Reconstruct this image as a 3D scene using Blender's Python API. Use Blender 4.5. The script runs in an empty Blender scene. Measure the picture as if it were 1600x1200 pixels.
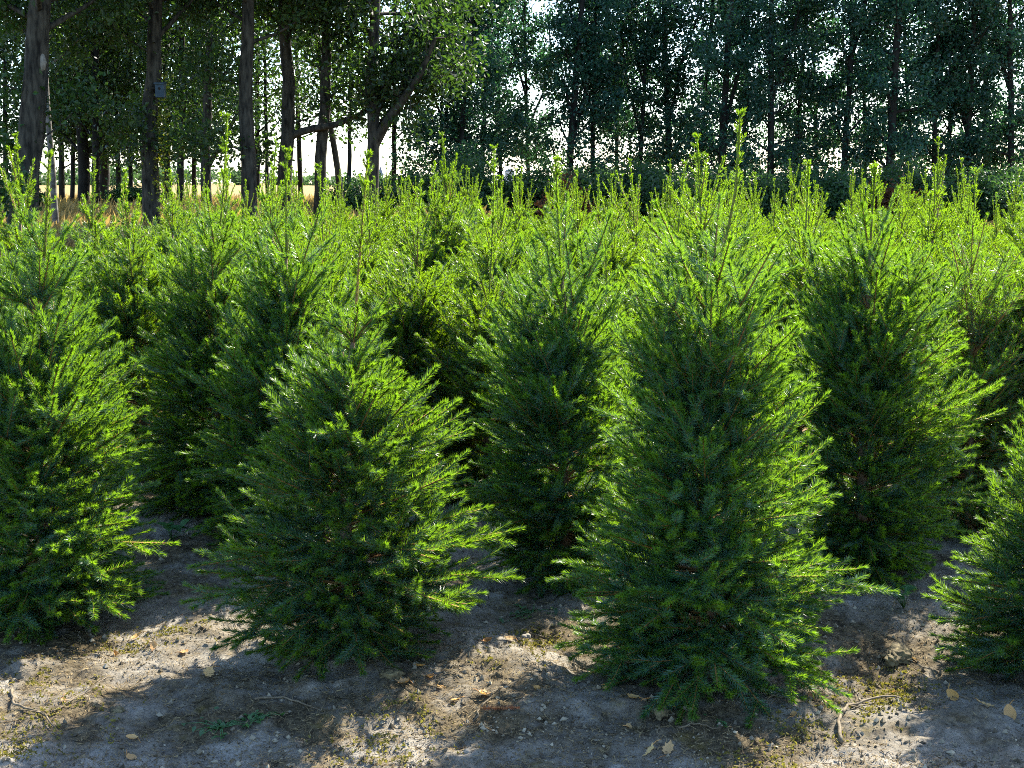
import bpy, math, random
import numpy as np
from mathutils import Vector

R = math.radians
scene = bpy.context.scene
COL = scene.collection
UP = np.array([0.0, 0.0, 1.0])

# ------------------------------------------------------------------ camera
F = 1931.0                      # focal length in photo pixels (1600 wide)
CAM_H = 1.6
PITCH = R(9.26)
cam_d = bpy.data.cameras.new('camera')
cam_d.sensor_width = 36.0
cam_d.lens = 36.0 * F / 1600.0
cam_d.clip_start = 0.05
cam_d.clip_end = 6000
cam = bpy.data.objects.new('camera', cam_d)
COL.objects.link(cam)
cam.location = (0, 0, CAM_H)
cam.rotation_euler = (math.pi / 2 - PITCH, 0, 0)
scene.camera = cam


def at(px, py, Y):
    """point seen at photo pixel (px, py) that lies at world depth Y"""
    u, v = (px - 800) / F, -(py - 600) / F
    dy = math.cos(PITCH) + v * math.sin(PITCH)
    dz = -math.sin(PITCH) + v * math.cos(PITCH)
    k = Y / dy
    return np.array([u * k, Y, CAM_H + dz * k])


def gp(px, py, z=0.0):
    """point of the plane height z seen at the pixel"""
    u, v = (px - 800) / F, -(py - 600) / F
    dy = math.cos(PITCH) + v * math.sin(PITCH)
    dz = -math.sin(PITCH) + v * math.cos(PITCH)
    k = (z - CAM_H) / dz
    return np.array([u * k, dy * k, z])


def mpp(Y, py=600):
    """metres per photo pixel at depth Y"""
    v = -(py - 600) / F
    return Y / (math.cos(PITCH) + v * math.sin(PITCH)) / F


# ------------------------------------------------------------------ helpers
def norm(a):
    return a / np.maximum(np.linalg.norm(a, axis=-1, keepdims=True), 1e-9)


class MB:
    """collects triangles and links them as ONE mesh object"""

    def __init__(self):
        self.v, self.f, self.m, self.t, self.s = [], [], [], [], []
        self.n = 0

    def add(self, v, f, mat=0, tint=0.5, smooth=False):
        v = np.asarray(v, dtype=np.float32).reshape(-1, 3)
        f = np.asarray(f, dtype=np.int32).reshape(-1, 3)
        if len(f) == 0:
            return
        self.v.append(v)
        self.f.append(f + self.n)
        self.n += len(v)
        self.m.append(np.full(len(f), mat, dtype=np.int32))
        self.t.append(np.broadcast_to(np.asarray(tint, dtype=np.float32), (len(f),)))
        self.s.append(np.full(len(f), smooth, dtype=bool))

    def tube(self, pts, rad, sides=6, mat=0, tint=0.5, cap=True):
        pts = np.asarray(pts, float)
        rad = np.asarray(rad, float)
        n = len(pts)
        tan = norm(np.gradient(pts, axis=0))
        ref = np.where(np.abs(tan[:, 2:3]) > 0.8, np.array([[1.0, 0, 0]]), np.array([[0, 0, 1.0]]))
        ref = np.broadcast_to(ref[n // 2], tan.shape)
        s = norm(np.cross(tan, ref))
        u = np.cross(s, tan)
        a = np.arange(sides) * 2 * math.pi / sides
        ring = pts[:, None, :] + rad[:, None, None] * (np.cos(a)[None, :, None] * s[:, None, :] + np.sin(a)[None, :, None] * u[:, None, :])
        v = ring.reshape(-1, 3)
        f = []
        for i in range(n - 1):
            for j in range(sides):
                k = (j + 1) % sides
                A, B, C_, D = i * sides + j, i * sides + k, (i + 1) * sides + k, (i + 1) * sides + j
                f += [(A, B, C_), (A, C_, D)]
        if cap:
            v = np.vstack([v, pts[-1] + tan[-1] * rad[-1] * .4, pts[0]])
            e, b = n * sides, n * sides + 1
            for j in range(sides):
                k = (j + 1) % sides
                f.append(((n - 1) * sides + j, (n - 1) * sides + k, e))
                f.append((k, j, b))
        self.add(v, f, mat, tint, True)

    def mesh(self, name, mats):
        me = bpy.data.meshes.new(name)
        v = np.concatenate(self.v)
        f = np.concatenate(self.f)
        me.vertices.add(len(v))
        me.vertices.foreach_set('co', v.ravel())
        me.loops.add(len(f) * 3)
        me.loops.foreach_set('vertex_index', f.ravel())
        me.polygons.add(len(f))
        me.polygons.foreach_set('loop_start', np.arange(0, len(f) * 3, 3, dtype=np.int32))
        for m in mats:
            me.materials.append(m)
        me.polygons.foreach_set('material_index', np.concatenate(self.m))
        me.polygons.foreach_set('use_smooth', np.concatenate(self.s))
        at_ = me.attributes.new('tint', 'FLOAT', 'FACE')
        at_.data.foreach_set('value', np.ascontiguousarray(np.concatenate(self.t)))
        me.update(calc_edges=True)
        return me

    def build(self, name, mats, parent=None):
        return link(name, self.mesh(name, mats), parent)


def link(name, data, parent=None):
    o = bpy.data.objects.new(name, data)
    COL.objects.link(o)
    if parent is not None:
        o.parent = parent
    return o


def tag(o, label=None, cat=None, group=None, kind=None):
    if label:
        o['label'] = label
    if cat:
        o['category'] = cat
    if group:
        o['group'] = group
    if kind:
        o['kind'] = kind
    return o


def empty(name, loc, rz=0.0):
    o = link(name, None)
    o.location = loc
    o.rotation_euler = (0, 0, rz)
    o.empty_display_size = 0.1
    return o


def hash2(ix, iy, seed):
    h = (ix.astype(np.int64) * 374761393 + iy.astype(np.int64) * 668265263 + seed * 974711) & 0x7fffffff
    h = ((h ^ (h >> 13)) * 1274126177) & 0x7fffffff
    return ((h ^ (h >> 16)) & 0xffff) / 65535.0


def vnoise(x, y, scale, seed):
    x, y = np.asarray(x, float) / scale, np.asarray(y, float) / scale
    ix, iy = np.floor(x), np.floor(y)
    fx, fy = x - ix, y - iy
    fx, fy = fx * fx * (3 - 2 * fx), fy * fy * (3 - 2 * fy)
    ix, iy = ix.astype(np.int64), iy.astype(np.int64)
    a, b = hash2(ix, iy, seed), hash2(ix + 1, iy, seed)
    c, d = hash2(ix, iy + 1, seed), hash2(ix + 1, iy + 1, seed)
    return (a * (1 - fx) + b * fx) * (1 - fy) + (c * (1 - fx) + d * fx) * fy - 0.5


def gz(x, y):
    """height of the ground"""
    x, y = np.asarray(x, float), np.asarray(y, float)
    near = 1.0 / (1.0 + np.exp((y - 9.0) * 1.2))
    z = 0.055 * vnoise(x, y, 0.75, 1) + near * (0.040 * vnoise(x, y, 0.28, 2) + 0.026 * vnoise(x, y, 0.11, 3) + 0.019 * vnoise(x, y, 0.05, 4) + 0.011 * vnoise(x, y, 0.025, 5))
    # the sandy wheel track at the lower left is smoother and a little sunk
    z = z - near * 0.03 * np.exp(-(((x + 0.95) * .8 + (y - 3.45) * .55) / 0.28) ** 2)
    far = np.clip((y - 26) / 14, 0, 1)
    z = z + 0.35 * far * far * (3 - 2 * far)
    return z


# ------------------------------------------------------------------ materials
def mat_new(name):
    m = bpy.data.materials.new(name)
    m.use_nodes = True
    nt = m.node_tree
    nt.nodes.clear()
    return m, nt, nt.nodes, nt.links


def leafy(name, dark, light, trans, mix=0.4, rough=0.5, spec=0.4, glauc=None, rnd=0.25):
    """thin leaves or needles: a glossy skin that lets part of the light through"""
    m, nt, N, L = mat_new(name)
    out = N.new('ShaderNodeOutputMaterial')
    a = N.new('ShaderNodeAttribute'); a.attribute_name = 'tint'
    oi = N.new('ShaderNodeObjectInfo')
    mx = N.new('ShaderNodeMix'); mx.data_type = 'RGBA'
    mx.inputs[6].default_value = (*dark, 1); mx.inputs[7].default_value = (*light, 1)
    L.new(a.outputs['Fac'], mx.inputs[0])
    col = mx.outputs[2]
    if glauc:
        rp = N.new('ShaderNodeValToRGB')
        rp.color_ramp.elements[0].position = 0; rp.color_ramp.elements[0].color = (*glauc, 1)
        rp.color_ramp.elements[1].position = 1; rp.color_ramp.elements[1].color = (*light, 1)
        e_ = rp.color_ramp.elements.new(.32); e_.color = (*dark, 1)
        L.new(a.outputs['Fac'], rp.inputs[0]); col = rp.outputs[0]
    hs = N.new('ShaderNodeHueSaturation')
    mr = N.new('ShaderNodeMapRange')
    mr.inputs[3].default_value = 1 - rnd; mr.inputs[4].default_value = 1 + rnd
    L.new(oi.outputs['Random'], mr.inputs[0]); L.new(mr.outputs[0], hs.inputs['Value'])
    mh = N.new('ShaderNodeMapRange'); mh.inputs[3].default_value = 0.488; mh.inputs[4].default_value = 0.512
    mu = N.new('ShaderNodeMath'); mu.operation = 'FRACT'
    m7 = N.new('ShaderNodeMath'); m7.operation = 'MULTIPLY'; m7.inputs[1].default_value = 7.31
    L.new(oi.outputs['Random'], m7.inputs[0]); L.new(m7.outputs[0], mu.inputs[0]); L.new(mu.outputs[0], mh.inputs[0])
    L.new(mh.outputs[0], hs.inputs['Hue'])
    L.new(col, hs.inputs['Color'])
    p = N.new('ShaderNodeBsdfPrincipled')
    p.inputs['Roughness'].default_value = rough
    p.inputs['Specular IOR Level'].default_value = spec
    L.new(hs.outputs['Color'], p.inputs['Base Color'])
    t = N.new('ShaderNodeBsdfTranslucent')
    mt = N.new('ShaderNodeMix'); mt.data_type = 'RGBA'; mt.blend_type = 'MIX'
    mt.inputs[6].default_value = (*[c * .75 for c in trans], 1); mt.inputs[7].default_value = (*[min(1, c * 1.25) for c in trans], 1)
    L.new(a.outputs['Fac'], mt.inputs[0]); L.new(mt.outputs[2], t.inputs['Color'])
    ms = N.new('ShaderNodeMixShader'); ms.inputs[0].default_value = mix
    L.new(p.outputs[0], ms.inputs[1]); L.new(t.outputs[0], ms.inputs[2])
    L.new(ms.outputs[0], out.inputs[0])
    return m


def rough_mat(name, c1, c2, scale=20, rough=0.85, bump=0.3, stretch=(1, 1, 1), spec=0.3, dist=0.01):
    m, nt, N, L = mat_new(name)
    out = N.new('ShaderNodeOutputMaterial')
    tc = N.new('ShaderNodeTexCoord')
    mp = N.new('ShaderNodeMapping'); mp.inputs['Scale'].default_value = stretch
    L.new(tc.outputs['Object'], mp.inputs[0])
    n = N.new('ShaderNodeTexNoise'); n.inputs['Scale'].default_value = scale; n.inputs['Detail'].default_value = 6
    L.new(mp.outputs[0], n.inputs['Vector'])
    r = N.new('ShaderNodeValToRGB')
    r.color_ramp.elements[0].position = .32; r.color_ramp.elements[0].color = (*c1, 1)
    r.color_ramp.elements[1].position = .7; r.color_ramp.elements[1].color = (*c2, 1)
    L.new(n.outputs['Fac'], r.inputs[0])
    p = N.new('ShaderNodeBsdfPrincipled')
    p.inputs['Roughness'].default_value = rough; p.inputs['Specular IOR Level'].default_value = spec
    L.new(r.outputs[0], p.inputs['Base Color'])
    b = N.new('ShaderNodeBump'); b.inputs['Strength'].default_value = bump; b.inputs['Distance'].default_value = dist
    L.new(n.outputs['Fac'], b.inputs['Height']); L.new(b.outputs[0], p.inputs['Normal'])
    L.new(p.outputs[0], out.inputs[0])
    return m


M = {}
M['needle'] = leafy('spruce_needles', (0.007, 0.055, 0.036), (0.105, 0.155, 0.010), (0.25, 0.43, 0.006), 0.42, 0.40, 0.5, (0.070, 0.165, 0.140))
M['needle_near'] = leafy('less_backlit_spruce_needles', (0.009, 0.062, 0.028), (0.090, 0.152, 0.014), (0.23, 0.43, 0.010), 0.42, 0.38, 0.55, (0.075, 0.170, 0.120))  # near copy, less yellow: the backlit tone is put into the colours
M['shoot'] = rough_mat('young_shoot_bark', (0.07, 0.075, 0.012), (0.16, 0.13, 0.03), 60, 0.7, 0.2)
M['twig'] = rough_mat('spruce_twig_bark', (0.16, 0.075, 0.025), (0.30, 0.16, 0.05), 60, 0.7, 0.2)
M['stem'] = rough_mat('spruce_stem_bark', (0.09, 0.055, 0.03), (0.22, 0.14, 0.08), 45, 0.85, 0.5, (1, 1, .5))
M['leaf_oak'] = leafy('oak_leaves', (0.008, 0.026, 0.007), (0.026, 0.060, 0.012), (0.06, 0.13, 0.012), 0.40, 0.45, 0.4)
M['leaf_row'] = leafy('veil_toned_alder_leaves', (0.009, 0.044, 0.030), (0.026, 0.080, 0.040), (0.050, 0.16, 0.05), 0.36, 0.45, 0.4)  # bluish and lightened: the hazy veil is put into the leaf colour
M['leaf_shrub'] = leafy('shrub_leaves', (0.012, 0.042, 0.016), (0.035, 0.085, 0.025), (0.07, 0.16, 0.025), 0.35, 0.5, 0.4)
M['leaf_brown'] = leafy('withered_leaves', (0.06, 0.03, 0.014), (0.13, 0.065, 0.022), (0.10, 0.045, 0.012), 0.35, 0.7, 0.2)
M['ivy'] = leafy('ivy_leaves', (0.10, 0.16, 0.02), (0.24, 0.26, 0.03), (0.40, 0.42, 0.02), 0.45, 0.5, 0.4)
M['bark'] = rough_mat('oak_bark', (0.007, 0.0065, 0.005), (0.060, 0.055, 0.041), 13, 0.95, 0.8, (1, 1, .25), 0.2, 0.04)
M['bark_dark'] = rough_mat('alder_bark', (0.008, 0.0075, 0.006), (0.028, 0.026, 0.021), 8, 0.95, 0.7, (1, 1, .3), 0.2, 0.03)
M['bark_birch'] = rough_mat('birch_bark', (0.04, 0.036, 0.03), (0.17, 0.165, 0.15), 5, 0.8, 0.3, (1, 1, 1.8), 0.3, 0.02)
M['scar'] = rough_mat('cut_wood', (0.10, 0.09, 0.07), (0.20, 0.185, 0.15), 12, 0.8, 0.2)
M['box'] = rough_mat('blue_painted_wood', (0.015, 0.035, 0.05), (0.03, 0.055, 0.075), 9, 0.6, 0.15)
M['straw'] = leafy('dry_grass', (0.18, 0.14, 0.04), (0.40, 0.28, 0.085), (0.36, 0.25, 0.07), 0.4, 0.6, 0.3)
M['weed'] = leafy('weed_leaves', (0.025, 0.08, 0.022), (0.055, 0.14, 0.045), (0.16, 0.34, 0.06), 0.3, 0.45, 0.5)
M['fallen'] = leafy('fallen_leaves', (0.40, 0.19, 0.05), (0.66, 0.46, 0.20), (0.5, 0.28, 0.06), 0.25, 0.7, 0.3)
M['crumb'] = leafy('soil_crumbs', (0.05, 0.04, 0.027), (0.27, 0.23, 0.165), (0.1, 0.08, 0.05), 0.0, 0.95, 0.1)
M['dead_twig'] = rough_mat('dry_twigs', (0.07, 0.052, 0.03), (0.19, 0.15, 0.095), 50, 0.85, 0.3)
M['litter'] = leafy('needle_litter', (0.07, 0.045, 0.02), (0.32, 0.25, 0.12), (0.3, 0.2, 0.08), 0.1, 0.85, 0.2)
M['moss'] = leafy('dry_moss', (0.07, 0.058, 0.014), (0.21, 0.165, 0.04), (0.3, 0.28, 0.03), 0.25, 0.8, 0.2)
M['stone'] = rough_mat('pale_stone', (0.16, 0.14, 0.11), (0.28, 0.25, 0.20), 30, 0.9, 0.3)
M['clod'] = rough_mat('crumbly_soil', (0.035, 0.028, 0.016), (0.20, 0.16, 0.08), 60, 0.95, 0.8)
M['brown_needle'] = leafy('dead_spruce_needles', (0.20, 0.06, 0.025), (0.36, 0.13, 0.05), (0.3, 0.12, 0.04), 0.2, 0.7, 0.2)
M['plaster'] = rough_mat('pale_masonry', (0.34, 0.35, 0.36), (0.42, 0.43, 0.44), 1, 0.9, 0.05)
M['slate'] = rough_mat('slate_roof', (0.13, 0.15, 0.18), (0.18, 0.20, 0.23), 1, 0.8, 0.05)
M['far_leaf'] = leafy('far_wood_leaves', (0.035, 0.07, 0.03), (0.07, 0.12, 0.05), (0.1, 0.2, 0.05), 0.3, 0.7, 0.2)


def ground_mat():
    m, nt, N, L = mat_new('sandy_soil')
    out = N.new('ShaderNodeOutputMaterial')
    g = N.new('ShaderNodeNewGeometry')
    P = g.outputs['Position']

    def noise(scale, detail=5, rough=.55, off=0.0):
        n = N.new('ShaderNodeTexNoise')
        n.inputs['Scale'].default_value = scale; n.inputs['Detail'].default_value = detail; n.inputs['Roughness'].default_value = rough
        mp = N.new('ShaderNodeMapping'); mp.inputs['Location'].default_value = (off, off * 1.7, off * .3)
        L.new(P, mp.inputs[0]); L.new(mp.outputs[0], n.inputs['Vector'])
        return n.outputs['Fac']

    def ramp(fac, p0, c0, p1, c1):
        r = N.new('ShaderNodeValToRGB')
        r.color_ramp.elements[0].position = p0; r.color_ramp.elements[0].color = (*c0, 1)
        r.color_ramp.elements[1].position = p1; r.color_ramp.elements[1].color = (*c1, 1)
        L.new(fac, r.inputs[0])
        return r.outputs[0]

    def mix(fac, a, b):
        x = N.new('ShaderNodeMix'); x.data_type = 'RGBA'
        L.new(fac, x.inputs[0])
        if isinstance(a, tuple): x.inputs[6].default_value = (*a, 1)
        else: L.new(a, x.inputs[6])
        if isinstance(b, tuple): x.inputs[7].default_value = (*b, 1)
        else: L.new(b, x.inputs[7])
        return x.outputs[2]

    sand = ramp(noise(9, 8, .7), .3, (0.16, 0.145, 0.118), .7, (0.37, 0.335, 0.275))
    soil = ramp(noise(38, 8, .75, 3), .35, (0.022, 0.017, 0.010), .68, (0.18, 0.14, 0.078))
    w = ramp(noise(1.9, 6, .68, 7), .41, (0, 0, 0), .57, (1, 1, 1))
    c = mix(w, sand, soil)
    specks = ramp(noise(120, 4, .7, 11), .56, (0, 0, 0), .66, (.85, .85, .85))
    c = mix(specks, c, (0.03, 0.022, 0.014))
    mossf = ramp(noise(3.1, 7, .72, 17), .60, (0, 0, 0), .70, (.6, .6, .6))
    c = mix(mossf, c, ramp(noise(60, 5, .7, 2), .35, (0.08, 0.06, 0.01), .7, (0.27, 0.20, 0.03)))
    sx = N.new('ShaderNodeSeparateXYZ'); L.new(P, sx.inputs[0])
    my = N.new('ShaderNodeMapRange'); my.inputs[1].default_value = 22; my.inputs[2].default_value = 27
    L.new(sx.outputs['Y'], my.inputs[0])
    c = mix(my.outputs[0], c, ramp(noise(1.5, 6, .7), .3, (0.14, 0.10, 0.03), .7, (0.26, 0.19, 0.07)))
    p = N.new('ShaderNodeBsdfPrincipled'); p.inputs['Roughness'].default_value = .95; p.inputs['Specular IOR Level'].default_value = .15
    L.new(c, p.inputs['Base Color'])
    b = N.new('ShaderNodeBump'); b.inputs['Strength'].default_value = .8; b.inputs['Distance'].default_value = .022
    L.new(noise(70, 8, .75), b.inputs['Height']); L.new(b.outputs[0], p.inputs['Normal'])
    L.new(p.outputs[0], out.inputs[0])
    return m


# ------------------------------------------------------------------ ground sheet
def axis(lo, hi, step, far, grow=1.18):
    a = list(np.arange(lo, hi, step))
    s, x = step, hi
    while x < far:
        a.append(x); s *= grow; x += s
    a.append(far)
    return a


ypos = axis(2.7, 6.2, 0.014, 3000)
yneg, s, y = [], .014, 2.7
while y > -60:
    s *= 1.3; y -= s; yneg.append(y)
ys = np.array(sorted(yneg) + ypos)
xr = axis(0, 2.3, 0.016, 2500)
xs = np.array(sorted([-q for q in xr[1:]]) + xr)
GX, GY = np.meshgrid(xs, ys)
GZ = gz(GX, GY)
gv = np.stack([GX, GY, GZ], -1).reshape(-1, 3)
nx, ny = len(xs), len(ys)
ii, jj = np.meshgrid(np.arange(ny - 1), np.arange(nx - 1), indexing='ij')
A = (ii * nx + jj).ravel(); B = A + 1; C_ = A + nx + 1; D = A + nx
mb = MB()
mb.add(gv, np.concatenate([np.stack([A, B, C_], 1), np.stack([A, C_, D], 1)]), 0, .5, True)
tag(mb.build('ground', [ground_mat()]), kind='structure')


# ------------------------------------------------------------------ spruces
rnd = random.Random(5)


def needles(mb, rng, P0, D, Cv, Ln, dens, nlen, nwid, tintb, t0=0.0, a0=50, a1=34, upb=0.12, mat=0, tipc=.4):
    """needles along shoots p(t) = P0 + D t + Cv t^2"""
    n = np.maximum(3, (Ln * dens).astype(int))
    i = np.repeat(np.arange(len(Ln)), n)
    k = len(i)
    u = rng.random(k)
    tip = rng.random(k) < 0.10
    u = np.where(tip, 1 - 0.06 * rng.random(k), t0 + (1 - t0) * u)
    t = u * Ln[i]
    p = P0[i] + D[i] * t[:, None] + Cv[i] * (t * t)[:, None]
    ax = norm(D[i] + 2 * Cv[i] * t[:, None])
    rv = rng.normal(size=(k, 3))
    rad = norm(rv - ax * (rv * ax).sum(1, keepdims=True))
    sb = norm(np.cross(ax, UP) + 1e-6) * np.where(rng.random(k) < .5, -1, 1)[:, None]
    comb = (rng.random(k) < .55)[:, None]
    rad = np.where(comb, norm(sb + .45 * rad), rad)
    ang = np.radians(a0 + (a1 - a0) * u ** 3 + rng.normal(0, 6, k))
    ang = np.where(tip, np.radians(8 + 30 * rng.random(k)), ang)
    d = norm(ax * np.cos(ang)[:, None] + rad * np.sin(ang)[:, None] + UP * upb)
    l = nlen * (0.75 + 0.4 * rng.random(k)) * np.where(u > .85, .85, 1.0)
    wv = norm(np.cross(d, rng.normal(size=(k, 3)))) * (nwid * .5)
    v = np.stack([p - wv, p + wv, p + d * l[:, None] + wv * .25], 1).reshape(-1, 3)
    f = np.arange(k * 3).reshape(-1, 3)
    tt = np.clip(tintb[i] + tipc * u ** 4 + rng.normal(0, .08, k), 0, 1)
    mb.add(v, f, mat, tt)


def twigs(mb, P0, D, Cv, Ln, r0, mat=1):
    """thin three-sided twigs along the same shoots"""
    n = len(Ln)
    ts = np.array([0, .5, 1.0])
    t = Ln[:, None] * ts[None]
    p = P0[:, None] + D[:, None] * t[..., None] + Cv[:, None] * (t * t)[..., None]
    ax = norm(D)
    ref = np.where(np.abs(ax[:, 2:3]) > .9, np.array([[1.0, 0, 0]]), UP[None])
    s = norm(np.cross(ax, ref)); u = np.cross(s, ax)
    a = np.arange(3) * 2 * math.pi / 3
    off = np.cos(a)[None, :, None] * s[:, None] + np.sin(a)[None, :, None] * u[:, None]
    rad = r0[:, None] * np.array([1.0, .75, .4])[None]
    v = (p[:, :, None] + off[:, None] * rad[:, :, None, None]).reshape(-1, 3)
    base = np.arange(n)[:, None] * 9
    loc = []
    for i in range(2):
        for j in range(3):
            k = (j + 1) % 3
            loc += [(i * 3 + j, i * 3 + k, i * 3 + 3 + k), (i * 3 + j, i * 3 + 3 + k, i * 3 + 3 + j)]
    f = (base[:, None] + np.array(loc)[None]).reshape(-1, 3)
    mb.add(v, f, mat, .5, True)


class Spruce:
    """one spruce: stem polyline (rows x, z), crown radius at a height to the left and the right"""

    def __init__(self, seed, stem, prof, whorls, lead_z, dens=1700, nlen=.029, nwid=.0026, gap=.118, low=.05, sub=True, elev=None, leadscale=1.0, full=1.0, topel=60, red=False, extra=(), rivals=0, tint=.22, near=True):
        self.near = near
        self.red = red
        rng = np.random.default_rng(seed)
        self.rng = rng
        stem = np.array(stem, float)
        self.sx, self.sz = stem[:, 0], stem[:, 1]
        prof = np.array(sorted(prof), float)
        H = self.sz[-1]
        self.H = H
        SP = []
        wob = rng.normal(0, .006, 2)

        def spos(z):
            return np.array([np.interp(z, self.sz, self.sx), wob[0] * math.sin(z * 6), z])

        def rad_at(z, phi):
            l, r = np.interp(z, prof[:, 0], prof[:, 1]), np.interp(z, prof[:, 0], prof[:, 2])
            w = .5 + .5 * math.cos(phi)
            return l * (1 - w) + r * w

        def el(z):
            q = z / H
            if elev:
                return float(np.interp(q, [e[0] for e in elev], [e[1] for e in elev]))
            return float(np.interp(q, [0, .05, .12, .24, .42, .65, .8], [-3, -13, -10, 20, 43, 54, topel]))

        # attach heights: named whorls, then denser rows of branches down to the ground
        whorls = sorted(whorls, reverse=True)
        att = []
        for k, z in enumerate(whorls):
            att += [(z + rng.normal(0, .008), 1.0) for _ in range(int(rng.integers(4, 6)) + 2 * k)]
        z = whorls[-1] - .05
        while z > low:
            att += [(z + rng.normal(0, .015), rng.uniform(.78, 1.08)) for _ in range(int(rng.integers(9, 12) * full))]
            z -= rng.uniform(.05, .062) * (1 if z > .4 else .78)
        for k, (a, b) in enumerate(zip(whorls[:-1], whorls[1:])):
            for _ in range(4 + 5 * k):
                att.append((rng.uniform(b, a), rng.uniform(.30, .62) + .16 * k))
        BP, BD, BC, BL, BA = [], [], [], [], []
        ga = rng.uniform(0, 6)
        for k, (z0, lf) in enumerate(att):
            ga += 2.39996 + rng.normal(0, .25)
            e = R(el(z0) + rng.normal(0, 9))
            ce, se = math.cos(e), math.sin(e)
            Ls = np.arange(.05, 1.0, .012)
            rr = np.array([rad_at(z0 + q * se * 1.1, ga) for q in Ls])
            hit = np.nonzero(Ls * ce >= rr)[0]
            L_ = Ls[hit[0]] if len(hit) else .9
            L_ = max(L_ * lf * rng.uniform(.88, 1.06) * (1 + .09 * math.sin(2 * ga + z0 * 6 + seed) + .06 * math.sin(3 * ga - z0 * 9)) * (1.18 if rng.random() < .05 else 1) * (1 if z0 > .34 else .84 + .16 * z0 / .34), .06)
            d = np.array([math.cos(ga) * ce, math.sin(ga) * ce, se])
            BP.append(spos(max(z0, .03))); BD.append(d); BL.append(L_); BA.append(whorls[0] - z0)
            side = norm(np.cross(d, UP)) * rng.normal(0, .12)
            cv = rng.uniform(.05, .35) if z0 > .3 * H else rng.uniform(-.25, .25)
            BC.append((UP * cv + side) * .25 / max(L_, .2))
        for (ax_, az_), (bx_, bz_), dy_ in extra:
            v_ = np.array([bx_ - ax_, dy_, bz_ - az_]); l_ = float(np.linalg.norm(v_))
            cc = np.array([0, 0, -.35 / l_ * .5])
            BP.append(np.array([ax_, 0, az_])); BL.append(l_); BA.append(.0)
            BC.append(cc); BD.append(norm(v_ / l_ - cc * l_))
        for _ in range(rivals):
            z_ = lead_z + (H - lead_z) * rng.uniform(-.15, .35); e_ = R(rng.uniform(66, 80)); a_ = rng.uniform(0, 6.28)
            BP.append(spos(z_)); BL.append((H - z_) * rng.uniform(.4, .85)); BA.append(-1.0)
            BD.append(np.array([math.cos(a_) * math.cos(e_), math.sin(a_) * math.cos(e_), math.sin(e_)])); BC.append(UP * .12 + np.array([rng.normal(0, .12), rng.normal(0, .12), 0]))
        BP, BD, BC, BL, BA = map(np.array, (BP, BD, BC, BL, BA))
        # side shoots: none on this year's branches, flat sprays on older ones
        SPs, SDs, SCs, SLs, SAs = [], [], [], [], []
        for p0, d, c, L_, age in zip(BP, BD, BC, BL, BA):
            g_ = gap * (2.2 if age < .03 else 1.15 if age < .16 else 1.0)
            t = np.arange((.45 if age < .03 else .16) * L_ + .02, L_ - min(.10, .3 * L_), g_)
            if len(t) == 0 or age < -.5:
                continue
            t = t + rng.normal(0, .006, len(t))
            for sgn in (-1, 1):
                tan = norm(d + 2 * c * t[:, None])
                s_ = norm(np.cross(tan, UP)); u_ = np.cross(s_, tan)
                roll = rng.normal(.10, .45, len(t))[:, None]
                lat = s_ * sgn * np.cos(roll) + u_ * np.sin(roll)
                a = np.radians(rng.uniform(26, 44, len(t)))[:, None]
                dd = norm(tan * np.cos(a) + lat * np.sin(a) + UP * .05)
                ll = np.clip(.72 * (L_ - t) + .03, .05, .27) * rng.uniform(.7, 1.15, len(t)) * (.5 if age < .03 else 1)
                SPs.append(p0 + d * t[:, None] + c * (t * t)[:, None]); SDs.append(dd); SLs.append(ll)
                SCs.append(UP[None] * rng.uniform(.0, .8, len(t))[:, None]); SAs.append(np.full(len(t), age))
        Ag = np.concatenate(SAs)
        P, Dr, Cu, Ln = map(np.concatenate, (SPs, SDs, SCs, SLs))
        allP, allD, allC, allL = [P], [Dr], [Cu], [Ln]
        if sub:
            for k in range(2):
                msk = (Ln > .15 + .07 * k) & (Ag > .16)
                if not msk.any():
                    break
                p, d, c, l = P[msk], Dr[msk], Cu[msk], Ln[msk]
                t = l * (.2 + .2 * k)
                tan = norm(d + 2 * c * t[:, None])
                s_ = norm(np.cross(tan, UP)); u_ = np.cross(s_, tan)
                roll = rng.normal(0, .6, len(t))[:, None]
                sg = np.where(rng.random(len(t)) < .5, -1, 1)[:, None]
                lat = s_ * sg * np.cos(roll) + u_ * np.sin(roll)
                a = np.radians(rng.uniform(36, 58, len(t)))[:, None]
                allP.append(p + d * t[:, None] + c * (t * t)[:, None])
                allD.append(norm(tan * np.cos(a) + lat * np.sin(a)))
                allC.append(UP[None] * rng.uniform(0, .8, len(t))[:, None])
                allL.append(np.clip((l - t) * .7, .03, .12) * rng.uniform(.8, 1.2, len(t)))
        P, Dr, Cu, Ln = map(np.concatenate, (allP, allD, allC, allL))
        cr = MB()
        tb = np.clip(rng.normal(tint, .18, len(Ln)), 0, .75)
        needles(cr, rng, P, Dr, Cu, Ln, dens, nlen, nwid, tb, tipc=.36 if near else .45)
        yo = BA < .03
        needles(cr, rng, BP[~yo], BD[~yo], BC[~yo], BL[~yo], dens * .8, nlen, nwid, np.clip(rng.normal(tint, .12, (~yo).sum()), 0, .7), t0=.2, a0=50)
        needles(cr, rng, BP[yo], BD[yo], BC[yo], BL[yo], dens * 1.05, nlen * .82, nwid, np.clip(rng.normal(tint + .2, .15, yo.sum()), 0, .9), t0=.03, a0=44, a1=36, upb=.08)
        twigs(cr, P, Dr, Cu, Ln, .0011 + .006 * Ln)
        twigs(cr, BP, BD, BC, BL, .0028 + .005 * BL)
        self.crown = cr
        print('SPRUCE', seed, len(Ln), cr.n)
        # trunk up to the last whorl
        tr = MB()
        zz = np.linspace(-.04, lead_z, 14)
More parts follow.
